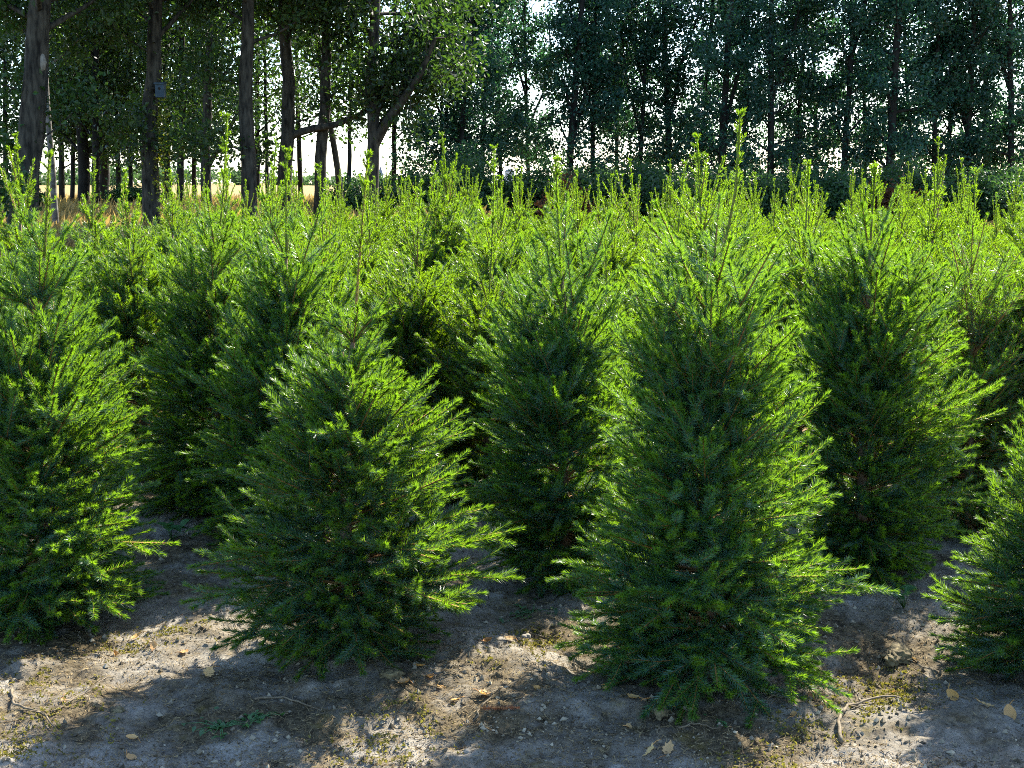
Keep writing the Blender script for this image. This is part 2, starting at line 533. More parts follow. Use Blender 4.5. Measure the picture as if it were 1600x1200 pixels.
        tr.tube([spos(q) for q in zz], np.interp(zz, [0, lead_z], [.028, .0065]), 8)
        self.trunk = tr
        # leading shoot with its short side buds
        le = MB()
        zt = np.linspace(lead_z, H, 9)
        pts = np.array([spos(q) for q in zt])
        le.tube(pts, np.interp(zt, [lead_z, H], [.0050, .0024]) * leadscale, 6, mat=1)
        seg = np.diff(pts, axis=0)
        sl = np.linalg.norm(seg, axis=1)
        needles(le, rng, pts[:-1], seg / sl[:, None], np.zeros_like(seg), sl, dens * 1.25, nlen * .68, nwid * 1.1, rng.uniform(.6, .95, len(sl)), a0=34, a1=30, upb=.1)
        # a crown of buds at the very top and side shoots along the upper half
        nb = int(rng.integers(7, 16))
        tt = np.concatenate([rng.uniform(.35, .97, nb), np.full(4, .985)])
        bp = np.array([spos(lead_z + (H - lead_z) * q) for q in tt])
        ph = rng.uniform(0, 6.28, len(tt)); ee = np.radians(rng.uniform(42, 70, len(tt)))
        bd = np.stack([np.cos(ph) * np.cos(ee), np.sin(ph) * np.cos(ee), np.sin(ee)], 1)
        bl = np.concatenate([rng.uniform(.018, .055, nb), rng.uniform(.015, .03, 4)])
        bc = UP[None] * np.full((len(tt), 1), .8)
        needles(le, rng, bp, bd, bc, bl, dens * 1.1, nlen * .58, nwid * 1.1, rng.uniform(.5, .8, len(bl)))
        twigs(le, bp, bd, bc, bl, np.full(len(bl), .002))
        self.leader = le

    def meshes(self):
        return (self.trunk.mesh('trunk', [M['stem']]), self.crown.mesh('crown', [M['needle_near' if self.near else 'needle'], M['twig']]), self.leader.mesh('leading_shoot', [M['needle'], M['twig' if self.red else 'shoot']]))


def place_spruce(ms, loc, rz, label, group, sc=1.0, tilt=(0, 0), sz=1.0):
    r = empty('spruce_tree', loc, rz)
    r.rotation_euler = (tilt[0], tilt[1], rz)
    r.scale = (sc * rnd.uniform(.9, 1.1), sc * rnd.uniform(.9, 1.1), sc * sz) if sc != 1.0 else (1, 1, 1)
    tag(r, label, 'spruce tree', group)
    for nm, me in zip(('trunk', 'crown', 'leading_shoot'), ms):
        link(nm, me, r)
    return r


GROUP_SP = 'young spruces of the plantation'


def hero(seed, stem_px, prof_px, whorl_px, lead_py, label, **kw):
    """a spruce given by the pixels of its stem and silhouette"""
    foot = gp(*stem_px[0])
    Y = foot[1]
    stem = []
    for i, (px, py) in enumerate(stem_px):
        q = at(px, py, Y)
        stem.append((q[0] - foot[0], 0.0 if i == 0 else q[2]))
    zz = lambda py: at(800, py, Y)[2]
    pr = [(zz(py), a * mpp(Y, py), b * mpp(Y, py)) for py, a, b in prof_px]
    wh = [zz(w) for w in whorl_px]
    ex = []
    for a_, b_, dy in kw.pop('arms', ()):
        p_, q_ = at(*a_, Y), at(*b_, Y)
        ex.append(((p_[0] - foot[0], p_[2]), (q_[0] - foot[0], q_[2]), dy))
    kw['extra'] = ex
    sp = Spruce(seed, stem, pr, wh, zz(lead_py), **kw)
    return place_spruce(sp.meshes(), (foot[0], Y, float(gz(foot[0], Y))), 0, label, GROUP_SP)


hero(11, [(1110, 1050), (1104, 850), (1104, 650), (1109, 490), (1132, 380), (1150, 290), (1157, 172)],
     [(170, 4, 4), (300, 60, 60), (330, 118, 90), (400, 130, 150), (500, 130, 125), (600, 140, 150), (650, 150, 165), (750, 195, 190), (850, 240, 258), (950, 255, 245), (1030, 245, 235), (1085, 225, 215)],
     [487, 556, 634], 480, 'tallest front spruce, broad skirt and one very long bare leading shoot', leadscale=1.25, arms=[((1110, 487), (990, 308), -.05), ((1111, 487), (1262, 398), .0), ((1110, 487), (1050, 420), -.12), ((1105, 556), (1250, 470), -.05)])
hero(12, [(545, 1022), (540, 800), (538, 660), (544, 600), (553, 553), (560, 450), (575, 262)],
     [(260, 4, 4), (470, 20, 40), (490, 62, 72), (550, 70, 80), (600, 105, 120), (650, 140, 180), (700, 170, 218), (800, 205, 215), (850, 215, 270), (920, 215, 255), (1000, 200, 210), (1050, 175, 175)],
     [553, 610, 655], 545, 'round bushy blue-green front spruce with bent stem and thin reddish leader', leadscale=1.1, red=True, tint=.10, elev=[(0, -3), (.05, -13), (.12, -8), (.25, 18), (.45, 34), (.6, 46), (.7, 52)], arms=[((553, 553), (490, 502), -.04), ((553, 553), (624, 490), 0), ((553, 553), (590, 505), -.06), ((555, 545), (530, 500), .03)])
hero(13, [(70, 960), (62, 750), (57, 640), (53, 577), (60, 470), (67, 400), (78, 236)],
     [(233, 4, 4), (330, 60, 40), (400, 85, 85), (450, 100, 110), (550, 120, 160), (600, 140, 195), (700, 170, 185), (800, 200, 200), (870, 210, 205), (940, 190, 180), (995, 160, 150)],
     [400, 480, 577, 640], 395, 'front spruce cut off by the left edge of the photo, sunlit on its right')
hero(14, [(1660, 1040), (1655, 800), (1650, 600), (1648, 520)],
     [(520, 4, 4), (640, 60, 60), (700, 90, 90), (800, 135, 140), (850, 160, 170), (910, 235, 220), (1000, 210, 210), (1060, 140, 140)],
     [640, 710, 780], 630, 'dark front spruce cut off by the right edge of the photo', tint=.14)
hero(21, [(455, 850), (448, 600), (445, 510), (447, 400), (447, 228)],
     [(226, 3, 3), (330, 62, 62), (400, 75, 85), (500, 105, 110), (600, 150, 150), (680, 178, 150), (760, 170, 160), (830, 150, 150), (870, 140, 140)],
     [400, 470, 520, 600], 395, 'second-row spruce with pale grey-green fans, just left behind the round bushy one')
hero(22, [(345, 800), (338, 560), (336, 430), (348, 330), (355, 186)],
     [(186, 3, 3), (320, 45, 45), (400, 85, 75), (500, 115, 110), (600, 140, 130), (700, 150, 145), (780, 145, 140), (830, 130, 130)],
     [400, 440, 510, 570], 395, 'dark open spruce with a bare visible stem, in deep shade beside the left front spruce')
hero(23, [(882, 900), (880, 650), (885, 520), (875, 400), (868, 250)],
     [(248, 3, 3), (350, 75, 65), (430, 88, 98), (540, 145, 105), (600, 155, 130), (700, 150, 155), (800, 160, 150), (880, 150, 140), (930, 130, 130)],
     [430, 520, 590], 425, 'second-row spruce filling the gap between the two central front spruces')
hero(24, [(1345, 900), (1350, 620), (1357, 480), (1360, 400), (1367, 262)],
     [(260, 3, 3), (330, 60, 60), (380, 115, 100), (480, 130, 150), (600, 120, 190), (680, 115, 170), (800, 130, 165), (870, 125, 150), (930, 110, 130)],
     [400, 490, 560, 620], 395, 'second-row spruce with long steep branches, right behind the tallest one')
hero(25, [(1512, 830), (1517, 600), (1517, 450), (1525, 268)],
     [(266, 3, 3), (380, 68, 78), (500, 92, 110), (600, 115, 130), (700, 140, 150), (800, 135, 140), (850, 120, 120)],
     [430, 500, 560, 620], 425, 'spruce with thin upright dark stem, behind the front spruce at the right edge', dens=600)


def generic(seed, H, Rm, dens, nlen, nwid, gap, sub=True, lead=None, spiky=False):
    rng = np.random.default_rng(seed + 900)
    lead = lead or (rng.uniform(.25, .38) if spiky else rng.uniform(.21, .35)) * H
    lz = H - lead
    bend = rng.normal(0, .03, 3)
    stem = [(0, 0), (bend[0] * .5, H * .4), (bend[1], lz), (bend[1] + bend[2], H)]
    q = rng.uniform(.9, 1.1, 6)
    pr = [(0.0, .55 * Rm), (.15 * H, .92 * Rm * q[0]), (.3 * H, Rm * q[1]), (.5 * H, .80 * Rm * q[2]), (.66 * H, .54 * Rm * q[3]), (.8 * H, .29 * Rm * q[4]), (.90 * H, .16 * Rm * q[5]), (.97 * H, .05), (H, .02)]
    if spiky:
        pr = pr[:4] + [(.66 * H, .36 * Rm * q[3]), (.75 * H, .19 * Rm * q[4]), (.83 * H, .10 * Rm * q[5]), (.92 * H, .05 * Rm), (H, .015)]
    pr = [(a, b, b * rng.uniform(.9, 1.15)) for a, b in pr]
    wh = [lz, lz - rng.uniform(.10, .14) * H, lz - rng.uniform(.2, .25) * H, lz - rng.uniform(.3, .34) * H]
    return Spruce(seed, stem, pr, wh, lz, dens=dens, nlen=nlen, nwid=nwid, gap=gap, sub=sub, full=.85, topel=rng.uniform(62, 72), rivals=int(rng.integers(2, 6)) if spiky else int(rng.integers(0, 3)), tint=.48 if spiky else .34, near=False)  # rows farther back tinted yellower, standing in for sun shining through them


mid = [generic(31 + i, 1.7, .54, 900, .030, .0036, .12).meshes() for i in range(9)]
far = [generic(51 + i, 1.7, .54, 480, .031, .0058, .13, sub=False, spiky=True).meshes() for i in range(8)]

placed = []
for o in COL.objects:
    if o.name.startswith('spruce_tree'):
        placed.append((o.location.x, o.location.y))
# third row and others whose tops can be picked out: foot pixel, top pixel, label
named = [
    ((640, 765), (641, 276), 'spruce with dark upright stem, next to the thin reddish leader'),
    ((762, 780), (745, 300), 'spruce with a fan of several rival tips, in a shaded gap left of centre'),
    ((228, 745), (235, 262), 'spruce at the edge of the dark hollow behind the left front spruce'),
    ((1243, 790), (1243, 246), 'spruce with arching whorls like ribs, right of the tallest leading shoot'),
    ((15, 800), (20, 262), 'spruce whose tip stands leftmost of all in the photo'),
    ((1598, 815), (1597, 238), 'spruce whose tip touches the right edge of the photo'),
    ((1112, 770), (1115, 212), 'spruce with a brown withered tip beside the tallest leading shoot'),
    ((950, 790), (940, 330), 'low spruce between the second-row centre spruce and the tallest one'),
    ((1440, 770), (1432, 300), 'spruce seen between the two steep second-row spruces on the right'),
]
for i, (fp, tp, lab) in enumerate(named):
    foot = gp(*fp)
    H = at(tp[0], tp[1], foot[1])[2]
    sc = H / 1.7
    place_spruce(mid[i % 9], (foot[0], foot[1], float(gz(foot[0], foot[1]))), rnd.uniform(0, 6.28), lab, GROUP_SP, sc * .98 if sc < 1.05 else sc, (rnd.gauss(0, .02), rnd.gauss(0, .02)))
    placed.append((foot[0], foot[1]))

ORD2 = ['', 'first', 'second', 'third', 'fourth', 'fifth', 'sixth', 'seventh', 'eighth', 'ninth', 'tenth', 'eleventh', 'twelfth', 'thirteenth', 'fourteenth', 'fifteenth', 'sixteenth', 'seventeenth', 'eighteenth', 'nineteenth', 'twentieth', 'twenty-first', 'twenty-second', 'twenty-third', 'twenty-fourth', 'twenty-fifth', 'twenty-sixth']
ORD = ['first', 'second', 'third', 'fourth', 'fifth', 'sixth', 'seventh', 'eighth', 'ninth', 'tenth', 'eleventh', 'twelfth']
row_y = 7.35
row = 0
count = len(placed)
while row_y < 23.2:
    spots = []
    n = int((.43 * row_y + .7) / 1.02)
    for k in range(-n, n + 1):
        x = k * 1.02 + (.5 if row % 2 else 0) + rnd.gauss(0, .10)
        y = row_y + rnd.gauss(0, .13) + x * -.02
        if abs(x) > .425 * y + .35:
            continue
        if x / y < -.285 and y > (8.6 if x / y > -.375 else 11.0):          # the dry grass shows here
            continue
        if any((x - a) ** 2 + (y - b) ** 2 < .62 ** 2 for a, b in placed):
            continue
        spots.append((x, y))
    for k, (x, y) in enumerate(spots):
        side = 'left' if x / y < -.12 else ('right' if x / y > .13 else 'centre')
        if row == 0:
            lab, gr = '%s spruce from the left in the first crowded row behind the large ones' % ORD[min(k, 11)], GROUP_SP
        elif y < 12:
            w = {'left': 'left third', 'centre': 'middle', 'right': 'right third'}[side]
            lab = 'half-hidden yellow-green spruce in the crowded middle rows, %s of the photo' % w
            gr = 'spruces of the middle rows, ' + w
        else:
            w = {'left': 'left third', 'centre': 'middle', 'right': 'right third'}[side]
            lab = 'small yellow-green spruce in the back rows, %s of the photo' % w
            gr = 'spruces of the back rows, ' + w
        ms = mid[rnd.randrange(9)] if y < 8.6 else far[rnd.randrange(8)]
        sc = min(1.13, max(.82, rnd.gauss(1.03 if y < 11 else .94, .075)))
        place_spruce(ms, (x, y, float(gz(x, y))), rnd.uniform(0, 6.28), lab, gr, sc, (rnd.gauss(0, .035), rnd.gauss(0, .035)), rnd.uniform(.95, 1.05))
        placed.append((x, y)); count += 1
    row_y += .98 + (.012 * row)
    row += 1
print('SPRUCES', count)


# ------------------------------------------------------------------ broadleaved trees behind the plantation
def leaves(mb, rng, cen, n, sig, size, mat=0, flat=.7, tint=(.35, .2)):
    cen = np.asarray(cen)
    i = np.repeat(np.arange(len(cen)), n)
    k = len(i)
    g = rng.normal(size=(k, 3)) * sig
    g[:, 2] *= flat
    p = cen[i] + g
    a = norm(rng.normal(size=(k, 3)))
    b = norm(np.cross(a, rng.normal(size=(k, 3))))
    s = size * rng.uniform(.6, 1.25, k)[:, None]
    nn = np.cross(a, b) * .18
    v = np.stack([p - a * s * .5, p + b * s * .32 + nn * s, p + a * s * .5, p - b * s * .32 + nn * s], 1).reshape(-1, 3)
    q = np.arange(k)[:, None] * 4
    f = np.concatenate([q + np.array([[0, 1, 2]]), q + np.array([[0, 2, 3]])])
    tt = np.clip(rng.normal(tint[0], tint[1], k) + rng.normal(0, .15, len(cen))[i], 0, 1)
    mb.add(v, f, mat, np.concatenate([tt, tt]))


def limb(rng, p0, d, L_, r0, curve=.25, k=7, wig=.07):
    p = np.array(p0, float); d = norm(np.array(d, float))
    pts, st = [p.copy()], L_ / (k - 1)
    for _ in range(k - 1):
        d = norm(d + UP * curve * st / L_ * 1.2 + rng.normal(0, wig, 3))
        p = p + d * st
        pts.append(p.copy())
    return np.array(pts), np.linspace(r0, r0 * .22, k)


def broadleaf(seed, label, trunk, r0, r1, bark, leafm, group, nl=14, zlo=.35, llen=(1.2, 3.0), elev=(10, 50), leaf=.14, per=48, sig=.30, clumps=3, extra=(), droop=0.0, front_bias=0.0, ivy=None, scar=None, lower=0, name='broadleaf_tree', cat='tree'):
    rng = np.random.default_rng(seed)
    trunk = np.array(trunk, float)
    base = trunk[0].copy()
    root = empty(name, base)
    tag(root, label, cat, group)
    T = trunk - base
    # finer trunk with small wobble
    d = np.concatenate([[0], np.cumsum(np.linalg.norm(np.diff(T, axis=0), axis=1))])
    q = np.linspace(0, d[-1], 16)
    P = np.stack([np.interp(q, d, T[:, i]) for i in range(3)], 1)
    P[1:-1, :2] += rng.normal(0, r0 * .10, (14, 2))
    rad = np.interp(q / d[-1], [0, .06, .25, .6, 1], [r0 * 1.25, r0, r0 * .92, r0 * .7, r1])
    tb = MB()
    tb.tube(P - np.array([[0, 0, .12]]) * (np.arange(16)[:, None] == 0), rad, 10)
    cen = []
    lb = tb
    specs = []
    for i in range(nl):
        u = zlo + (1 - zlo) * (i + rng.random()) / nl
        phi = i * 2.39996 + rng.uniform(-.4, .4)
        ln = rng.uniform(*llen) * (1.0 - .35 * max(0, (u - .75) / .25))
        e = R(rng.uniform(*elev) + 25 * max(0, u - .7) / .3)
        specs.append((u, phi, ln, e, None))
    for i in range(lower):
        u = rng.uniform(.10, zlo)
        specs.append((u, rng.uniform(0, 6.28), rng.uniform(.7, 1.5), R(rng.uniform(5, 45)), .025))
    for u, phi, ln, e, rr in specs:
        p0 = np.array([np.interp(u, q / d[-1], P[:, j]) for j in range(3)])
        dd = np.array([math.cos(phi) * math.cos(e), math.sin(phi) * math.cos(e), math.sin(e)])
        rl = rr or max(.02, float(np.interp(u, q / d[-1], rad)) * rng.uniform(.3, .5))
        pts, rd = limb(rng, p0, dd, ln, rl, .25 - droop)
        lb.tube(pts, rd, 5, cap=False)
        nt = max(3, int(ln * 2.6))
        for t in range(nt):
            w = .3 + .7 * (t + rng.random()) / nt
            k = w * (len(pts) - 1)
            a = int(min(k, len(pts) - 2)); fr = k - a
            tp = pts[a] * (1 - fr) + pts[a + 1] * fr
            td = norm(norm(pts[a + 1] - pts[a]) + rng.normal(0, .75, 3) + np.array([0, 0, .1 - droop]))
            tl = rng.uniform(.35, .95)
            tpts, trd = limb(rng, tp, td, tl, max(.008, rl * .25), .1, 4, .15)
            lb.tube(tpts, trd, 3, cap=False)
            cen += [tpts[-1]] + [tpts[-2]] * (clumps > 1) + [tpts[1]] * (clumps > 2)
        cen.append(pts[-1])
    for pts_w, ra, rb in extra:
        E = np.array(pts_w, float) - base
        dl = np.concatenate([[0], np.cumsum(np.linalg.norm(np.diff(E, axis=0), axis=1))])
        ql = np.linspace(0, dl[-1], 12)
        EP = np.stack([np.interp(ql, dl, E[:, i]) for i in range(3)], 1)
        lb.tube(EP, np.linspace(ra, rb, 12), 7, cap=False)
        for t in range(12):
            k = rng.integers(5, 12)
            td = norm(rng.normal(0, 1, 3) + np.array([0, 0, .4]))
            tpts, trd = limb(rng, EP[k], td, rng.uniform(.5, 1.3), .02, .1, 4, .15)
            lb.tube(tpts, trd, 3, cap=False)
            cen += [tpts[-1], tpts[-2]]
    tb.build('trunk', [M[bark]], root)
    cb = MB()
    leaves(cb, rng, np.array(cen), per, sig, leaf)
    cb.build('crown', [M[leafm]], root)
    if ivy:
        z0, z1, side = ivy
        k = 70
        zz = rng.uniform(z0, z1, k)
        pp = np.stack([np.interp(zz, P[:, 2], P[:, 0]) + r0 * side * rng.uniform(.3, 1.9, k), np.interp(zz, P[:, 2], P[:, 1]) - r0 * rng.uniform(-.3, 1.1, k), zz], 1)
        ib = MB(); leaves(ib, rng, pp, 7, .10, .085)
        tag(ib.build('ivy', [M['ivy']], root), 'yellowing ivy climbing the trunk')
    if scar is not None:
        sb = MB()
        pc = np.array([np.interp(scar, P[:, 2], P[:, 0]), np.interp(scar, P[:, 2], P[:, 1]), scar])
        o = norm(np.array([.8, -.6, .1]))
        rr = float(np.interp(scar, P[:, 2], rad))
        c0 = pc + o * rr * .8
        sb.tube([c0 + np.array([-.05, 0, -.2]), c0 + o * rr * .1 + np.array([0, 0, -.12]), c0 + o * rr * .22, c0 + o * rr * .14 + np.array([0, 0, .13]), c0 + np.array([-.05, 0, .22])], [.02, .055, .07, .05, .015], 9)
        tag(sb.build('pruning_scar', [M['scar']], root), 'pale scar of a cut limb')
    return root


def trunk_px(pxs, Y, ztop=None):
    """trunk polyline through photo pixels at depth Y, from the ground up and on past the frame"""
    P = [at(a, b, Y) for a, b in pxs]
    p0 = P[0].copy(); p0[2] = float(gz(p0[0], Y))
    out = [p0] + P[1:]
    if ztop and out[-1][2] < ztop:
        dlt = (out[-1] - out[-2]); dlt = dlt / dlt[2]
        dlt[:2] = np.clip(dlt[:2], -.08, .08)
        out.append(out[-1] + dlt * (ztop - out[-1][2]))
    return out


GW = 'trees of the wood on the left'
OAK = dict(bark='bark', leafm='leaf_oak', group=GW)
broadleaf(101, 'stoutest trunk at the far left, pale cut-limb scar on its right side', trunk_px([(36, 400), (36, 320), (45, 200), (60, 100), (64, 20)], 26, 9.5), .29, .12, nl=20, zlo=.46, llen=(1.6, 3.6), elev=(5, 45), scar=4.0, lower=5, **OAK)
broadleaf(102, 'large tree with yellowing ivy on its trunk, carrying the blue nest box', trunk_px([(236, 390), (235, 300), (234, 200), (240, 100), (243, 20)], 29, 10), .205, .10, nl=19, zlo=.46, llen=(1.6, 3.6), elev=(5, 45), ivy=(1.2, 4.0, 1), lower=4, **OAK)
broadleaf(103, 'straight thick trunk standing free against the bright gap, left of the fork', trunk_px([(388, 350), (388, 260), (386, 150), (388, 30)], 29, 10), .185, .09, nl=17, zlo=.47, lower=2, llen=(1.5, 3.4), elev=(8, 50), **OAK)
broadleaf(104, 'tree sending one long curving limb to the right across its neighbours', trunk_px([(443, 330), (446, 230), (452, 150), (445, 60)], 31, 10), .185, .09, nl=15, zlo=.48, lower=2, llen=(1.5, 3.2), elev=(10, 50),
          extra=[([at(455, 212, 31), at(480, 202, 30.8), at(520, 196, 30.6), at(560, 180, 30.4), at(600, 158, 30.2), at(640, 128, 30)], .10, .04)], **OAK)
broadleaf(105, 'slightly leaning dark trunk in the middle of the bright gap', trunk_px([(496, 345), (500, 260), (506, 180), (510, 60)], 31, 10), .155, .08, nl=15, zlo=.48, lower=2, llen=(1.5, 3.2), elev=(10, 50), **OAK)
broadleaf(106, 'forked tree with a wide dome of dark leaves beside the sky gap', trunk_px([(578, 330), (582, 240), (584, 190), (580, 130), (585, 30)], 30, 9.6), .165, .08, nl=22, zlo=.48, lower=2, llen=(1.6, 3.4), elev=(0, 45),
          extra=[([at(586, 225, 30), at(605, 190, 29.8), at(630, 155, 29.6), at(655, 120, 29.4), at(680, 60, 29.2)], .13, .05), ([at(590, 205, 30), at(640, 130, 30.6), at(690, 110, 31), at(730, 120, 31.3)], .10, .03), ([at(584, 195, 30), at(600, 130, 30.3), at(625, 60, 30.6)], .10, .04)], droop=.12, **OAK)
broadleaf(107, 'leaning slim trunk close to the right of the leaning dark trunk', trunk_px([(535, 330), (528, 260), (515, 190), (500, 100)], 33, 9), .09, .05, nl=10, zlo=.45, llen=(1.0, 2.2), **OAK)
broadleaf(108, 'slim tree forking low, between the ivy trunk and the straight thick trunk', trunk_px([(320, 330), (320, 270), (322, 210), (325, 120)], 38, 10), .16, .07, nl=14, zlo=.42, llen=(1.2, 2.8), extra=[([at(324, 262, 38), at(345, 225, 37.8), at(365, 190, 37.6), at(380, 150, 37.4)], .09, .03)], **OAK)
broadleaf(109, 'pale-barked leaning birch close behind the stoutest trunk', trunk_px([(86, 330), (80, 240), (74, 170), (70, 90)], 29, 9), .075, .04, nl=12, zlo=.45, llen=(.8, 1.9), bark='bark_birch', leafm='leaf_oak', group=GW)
thin = [(8, 8), (97, 9), (112, 7), (131, 18), (149, 12), (163, 16), (184, 8), (204, 7), (262, 9), (281, 11), (303, 7), (402, 8), (418, 6), (545, 7), (470, 8), (615, 8)]
for i, (px, w) in enumerate(thin):
    Y = 40 + (i * 7) % 9
    lean = rnd.uniform(-8, 8)
    broadleaf(120 + i, '%s thin dark trunk from the left in the shady wood' % ORD[min(i, 11)] if i < 12 else ['', '', 'thin stem just right of the straight thick trunk', 'thin stem right of the leaning slim trunk', 'thin leafy tree seen between the two thick trunks of the bright gap', 'thin leafy tree just right of the forked tree'][i - 10],
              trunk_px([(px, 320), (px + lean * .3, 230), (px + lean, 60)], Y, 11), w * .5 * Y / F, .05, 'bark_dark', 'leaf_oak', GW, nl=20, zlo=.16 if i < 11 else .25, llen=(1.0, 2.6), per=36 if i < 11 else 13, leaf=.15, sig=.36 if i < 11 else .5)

GR = 'row of slender trees on the right'
rowt = [(690, 8, 44, .15), (715, 10, 42, .14), (752, 9, 43, .16), (783, 8, 46, .2), (826, 8, 47, .2), (886, 15, 43, .2), (925, 10, 44, .22), (962, 8, 47, .3), (998, 9, 44, .2), (1047, 12, 44, .15), (1090, 9, 46, .15), (1125, 15, 42, .15), (1160, 9, 46, .15),
        (1204, 14, 42, .16), (1240, 10, 44, .18), (1278, 8, 46, .15), (1316, 13, 42, .2), (1352, 8, 45, .15), (1388, 17, 41, .2), (1425, 8, 45, .15), (1458, 11, 42, .15), (1478, 9, 43, .15), (1510, 12, 42, .15), (1545, 9, 44, .15), (1580, 13, 42, .15), (1615, 10, 43, .15)]
look = {5: 'dark tree with forked upper limbs, first full-height trunk right of the sky gap', 6: 'pale slim trunk close right of the forked one, in front of bright sky', 11: 'dark thick trunk directly behind the tallest leading shoot of the spruces',
        16: 'straight trunk with bright sky holes on its right side, right of centre', 18: 'stoutest trunk of the right-hand row', 20: 'left stem of the close pair near the right edge', 21: 'right stem of the close pair near the right edge',
        0: 'slim dark leafy tree at the right border of the large sky gap', 25: 'last tree of the row, cut off by the right edge'}
for i, (px, w, Y, zlo) in enumerate(rowt):
    lean = rnd.uniform(-14, 22)
    k = i + 1
    lab = look.get(i, 'slender leafy tree, %s in the right-hand row from the sky gap' % ORD2[k])
    top = 10.8 if i > 1 else (7.4, 8.8)[i]
    forks = []
    for _ in range(rnd.choice((0, 1, 1, 2))):
        hp, sd_ = rnd.uniform(235, 90), rnd.choice((-1, 1))
        x0_ = px + lean * (315 - hp) / 255
        forks.append(([at(x0_, hp, Y), at(x0_ + sd_ * rnd.uniform(8, 14), hp - 40, Y + .2), at(x0_ + sd_ * rnd.uniform(20, 38), hp - 100, Y + .3), at(x0_ + sd_ * rnd.uniform(25, 55), hp - 180, Y + .4)], w * .26 * Y / F, .03))
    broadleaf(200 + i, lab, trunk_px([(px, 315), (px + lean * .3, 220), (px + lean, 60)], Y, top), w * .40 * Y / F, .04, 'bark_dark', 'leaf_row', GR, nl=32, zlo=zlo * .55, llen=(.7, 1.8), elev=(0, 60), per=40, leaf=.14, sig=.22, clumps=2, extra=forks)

# ------------------------------------------------------------------ shrubs in front of the trees
GS = 'shrubs along the back edge of the plantation'


def shrub(seed, px, py_top, Y, wpx, label, leafm='leaf_shrub'):
    rng = np.random.default_rng(seed)
    b = at(px, 300, Y); b[2] = float(gz(b[0], Y))
    H = at(px, py_top - (0 if leafm == 'leaf_brown' else 10 if px < 700 else 24), Y)[2] - b[2]
    W = wpx * Y / F * (.62 if px < 700 else .8)
    r = empty('shrub', b)
    tag(r, label, 'shrub', GS)
    st = MB(); cen = []
    for i in range(14):
        phi = i * 2.4 + rng.uniform(-.3, .3)
        sp = rng.uniform(.2, 1.0)
        tipp = np.array([math.cos(phi) * W * sp, math.sin(phi) * W * sp, H * rng.uniform(.55, .95) * (1 - .35 * sp)])
        pts = np.array([[0, 0, -.05], tipp * [.35, .35, .5], tipp])
        st.tube(pts, [.03, .02, .008], 4)
        for _ in range(9):
            u = rng.uniform(.35, 1.05)
            cen.append(tipp * u + rng.normal(0, .16, 3))
    st.build('stem', [M['bark_dark']], r)
    c = MB(); leaves(c, rng, np.array(cen), 60, .18, .11, tint=(.35, .25)); c.build('crown', [M[leafm]], r)


sh = [(15, 285, 40, 80), (205, 292, 43, 70), (545, 290, 36, 60), (600, 283, 36, 70), (650, 276, 37, 80), (705, 262, 36, 70), (745, 272, 37, 66), (830, 283, 37, 60), (905, 272, 36, 70), (965, 278, 36, 75), (1010, 270, 37, 60), (1062, 276, 35, 75),
      (1130, 272, 36, 70), (1190, 280, 35, 70), (1250, 272, 36, 75), (1305, 284, 35, 60), (1360, 272, 36, 75), (1420, 270, 35, 75), (1480, 278, 36, 70), (1540, 272, 35, 75), (1595, 275, 36, 70)]
sl = ['low dark shrub at the left edge among the trunks', 'low dark shrub at the foot of the thin trunks left of the ivy trunk', 'leftmost low shrub of the hedge, below the sky gap', 'low shrub below the forked tree', 'dark shrub at the right foot of the sky gap', 'tall dark shrub left of the far silo', 'shrub close on the left of the far silo', 'shrub close on the right of the far silo']
for i, (px, pt, Y, w) in enumerate(sh):
    lab = sl[i] if i < len(sl) else 'dark leafy shrub, %s of the hedge counted from the right edge' % ORD[len(sh) - 1 - i] if len(sh) - 1 - i < 12 else 'dark leafy shrub at the foot of the forked row tree'
    shrub(400 + i, px, pt, Y, w, lab)
shrub(430, 881, 284, 34, 16, 'small reddish-brown withered shrub left of centre in the hedge', 'leaf_brown')
shrub(431, 1401, 289, 34, 18, 'small brown withered shrub on the right of the hedge', 'leaf_brown')

# nest box on the ivy trunk
nb = at(251, 141, 28.6)
r = empty('nest_box', nb)
tag(r, 'small blue nest box on the right side of the ivy trunk', 'nest box')
w, h, dp = .095, .16, .10
m_ = MB()
bx = np.array([(-w, -dp, -h), (w, -dp, -h), (w, dp, -h), (-w, dp, -h), (-w, -dp, h * .8), (w, -dp, h * .8), (w, dp, h), (-w, dp, h)])
fc = [(0, 1, 5), (0, 5, 4), (1, 2, 6), (1, 6, 5), (2, 3, 7), (2, 7, 6), (3, 0, 4), (3, 4, 7), (0, 3, 2), (0, 2, 1), (4, 5, 6), (4, 6, 7)]
m_.add(bx, fc)
m_.build('box_body', [M['box']], r)
m_ = MB()
lid = np.array([(-w * 1.2, -dp * 1.4, h * .78), (w * 1.2, -dp * 1.4, h * .78), (w * 1.2, dp * 1.05, h * 1.03), (-w * 1.2, dp * 1.05, h * 1.03)])
m_.add(np.vstack([lid + [0, 0, .005], lid + [0, 0, .03]]), fc)
m_.build('lid', [M['box']], r)
m_ = MB(); m_.tube([(0, -dp - .004, .03), (0, -dp + .01, .03)], [.03, .03], 10); m_.build('entrance_hole', [M['bark_dark']], r)
m_ = MB(); m_.tube([(0, .05, .05), (-.25, .1, .05)], [.02, .02], 6); m_.build('bracket', [M['bark_dark']], r)

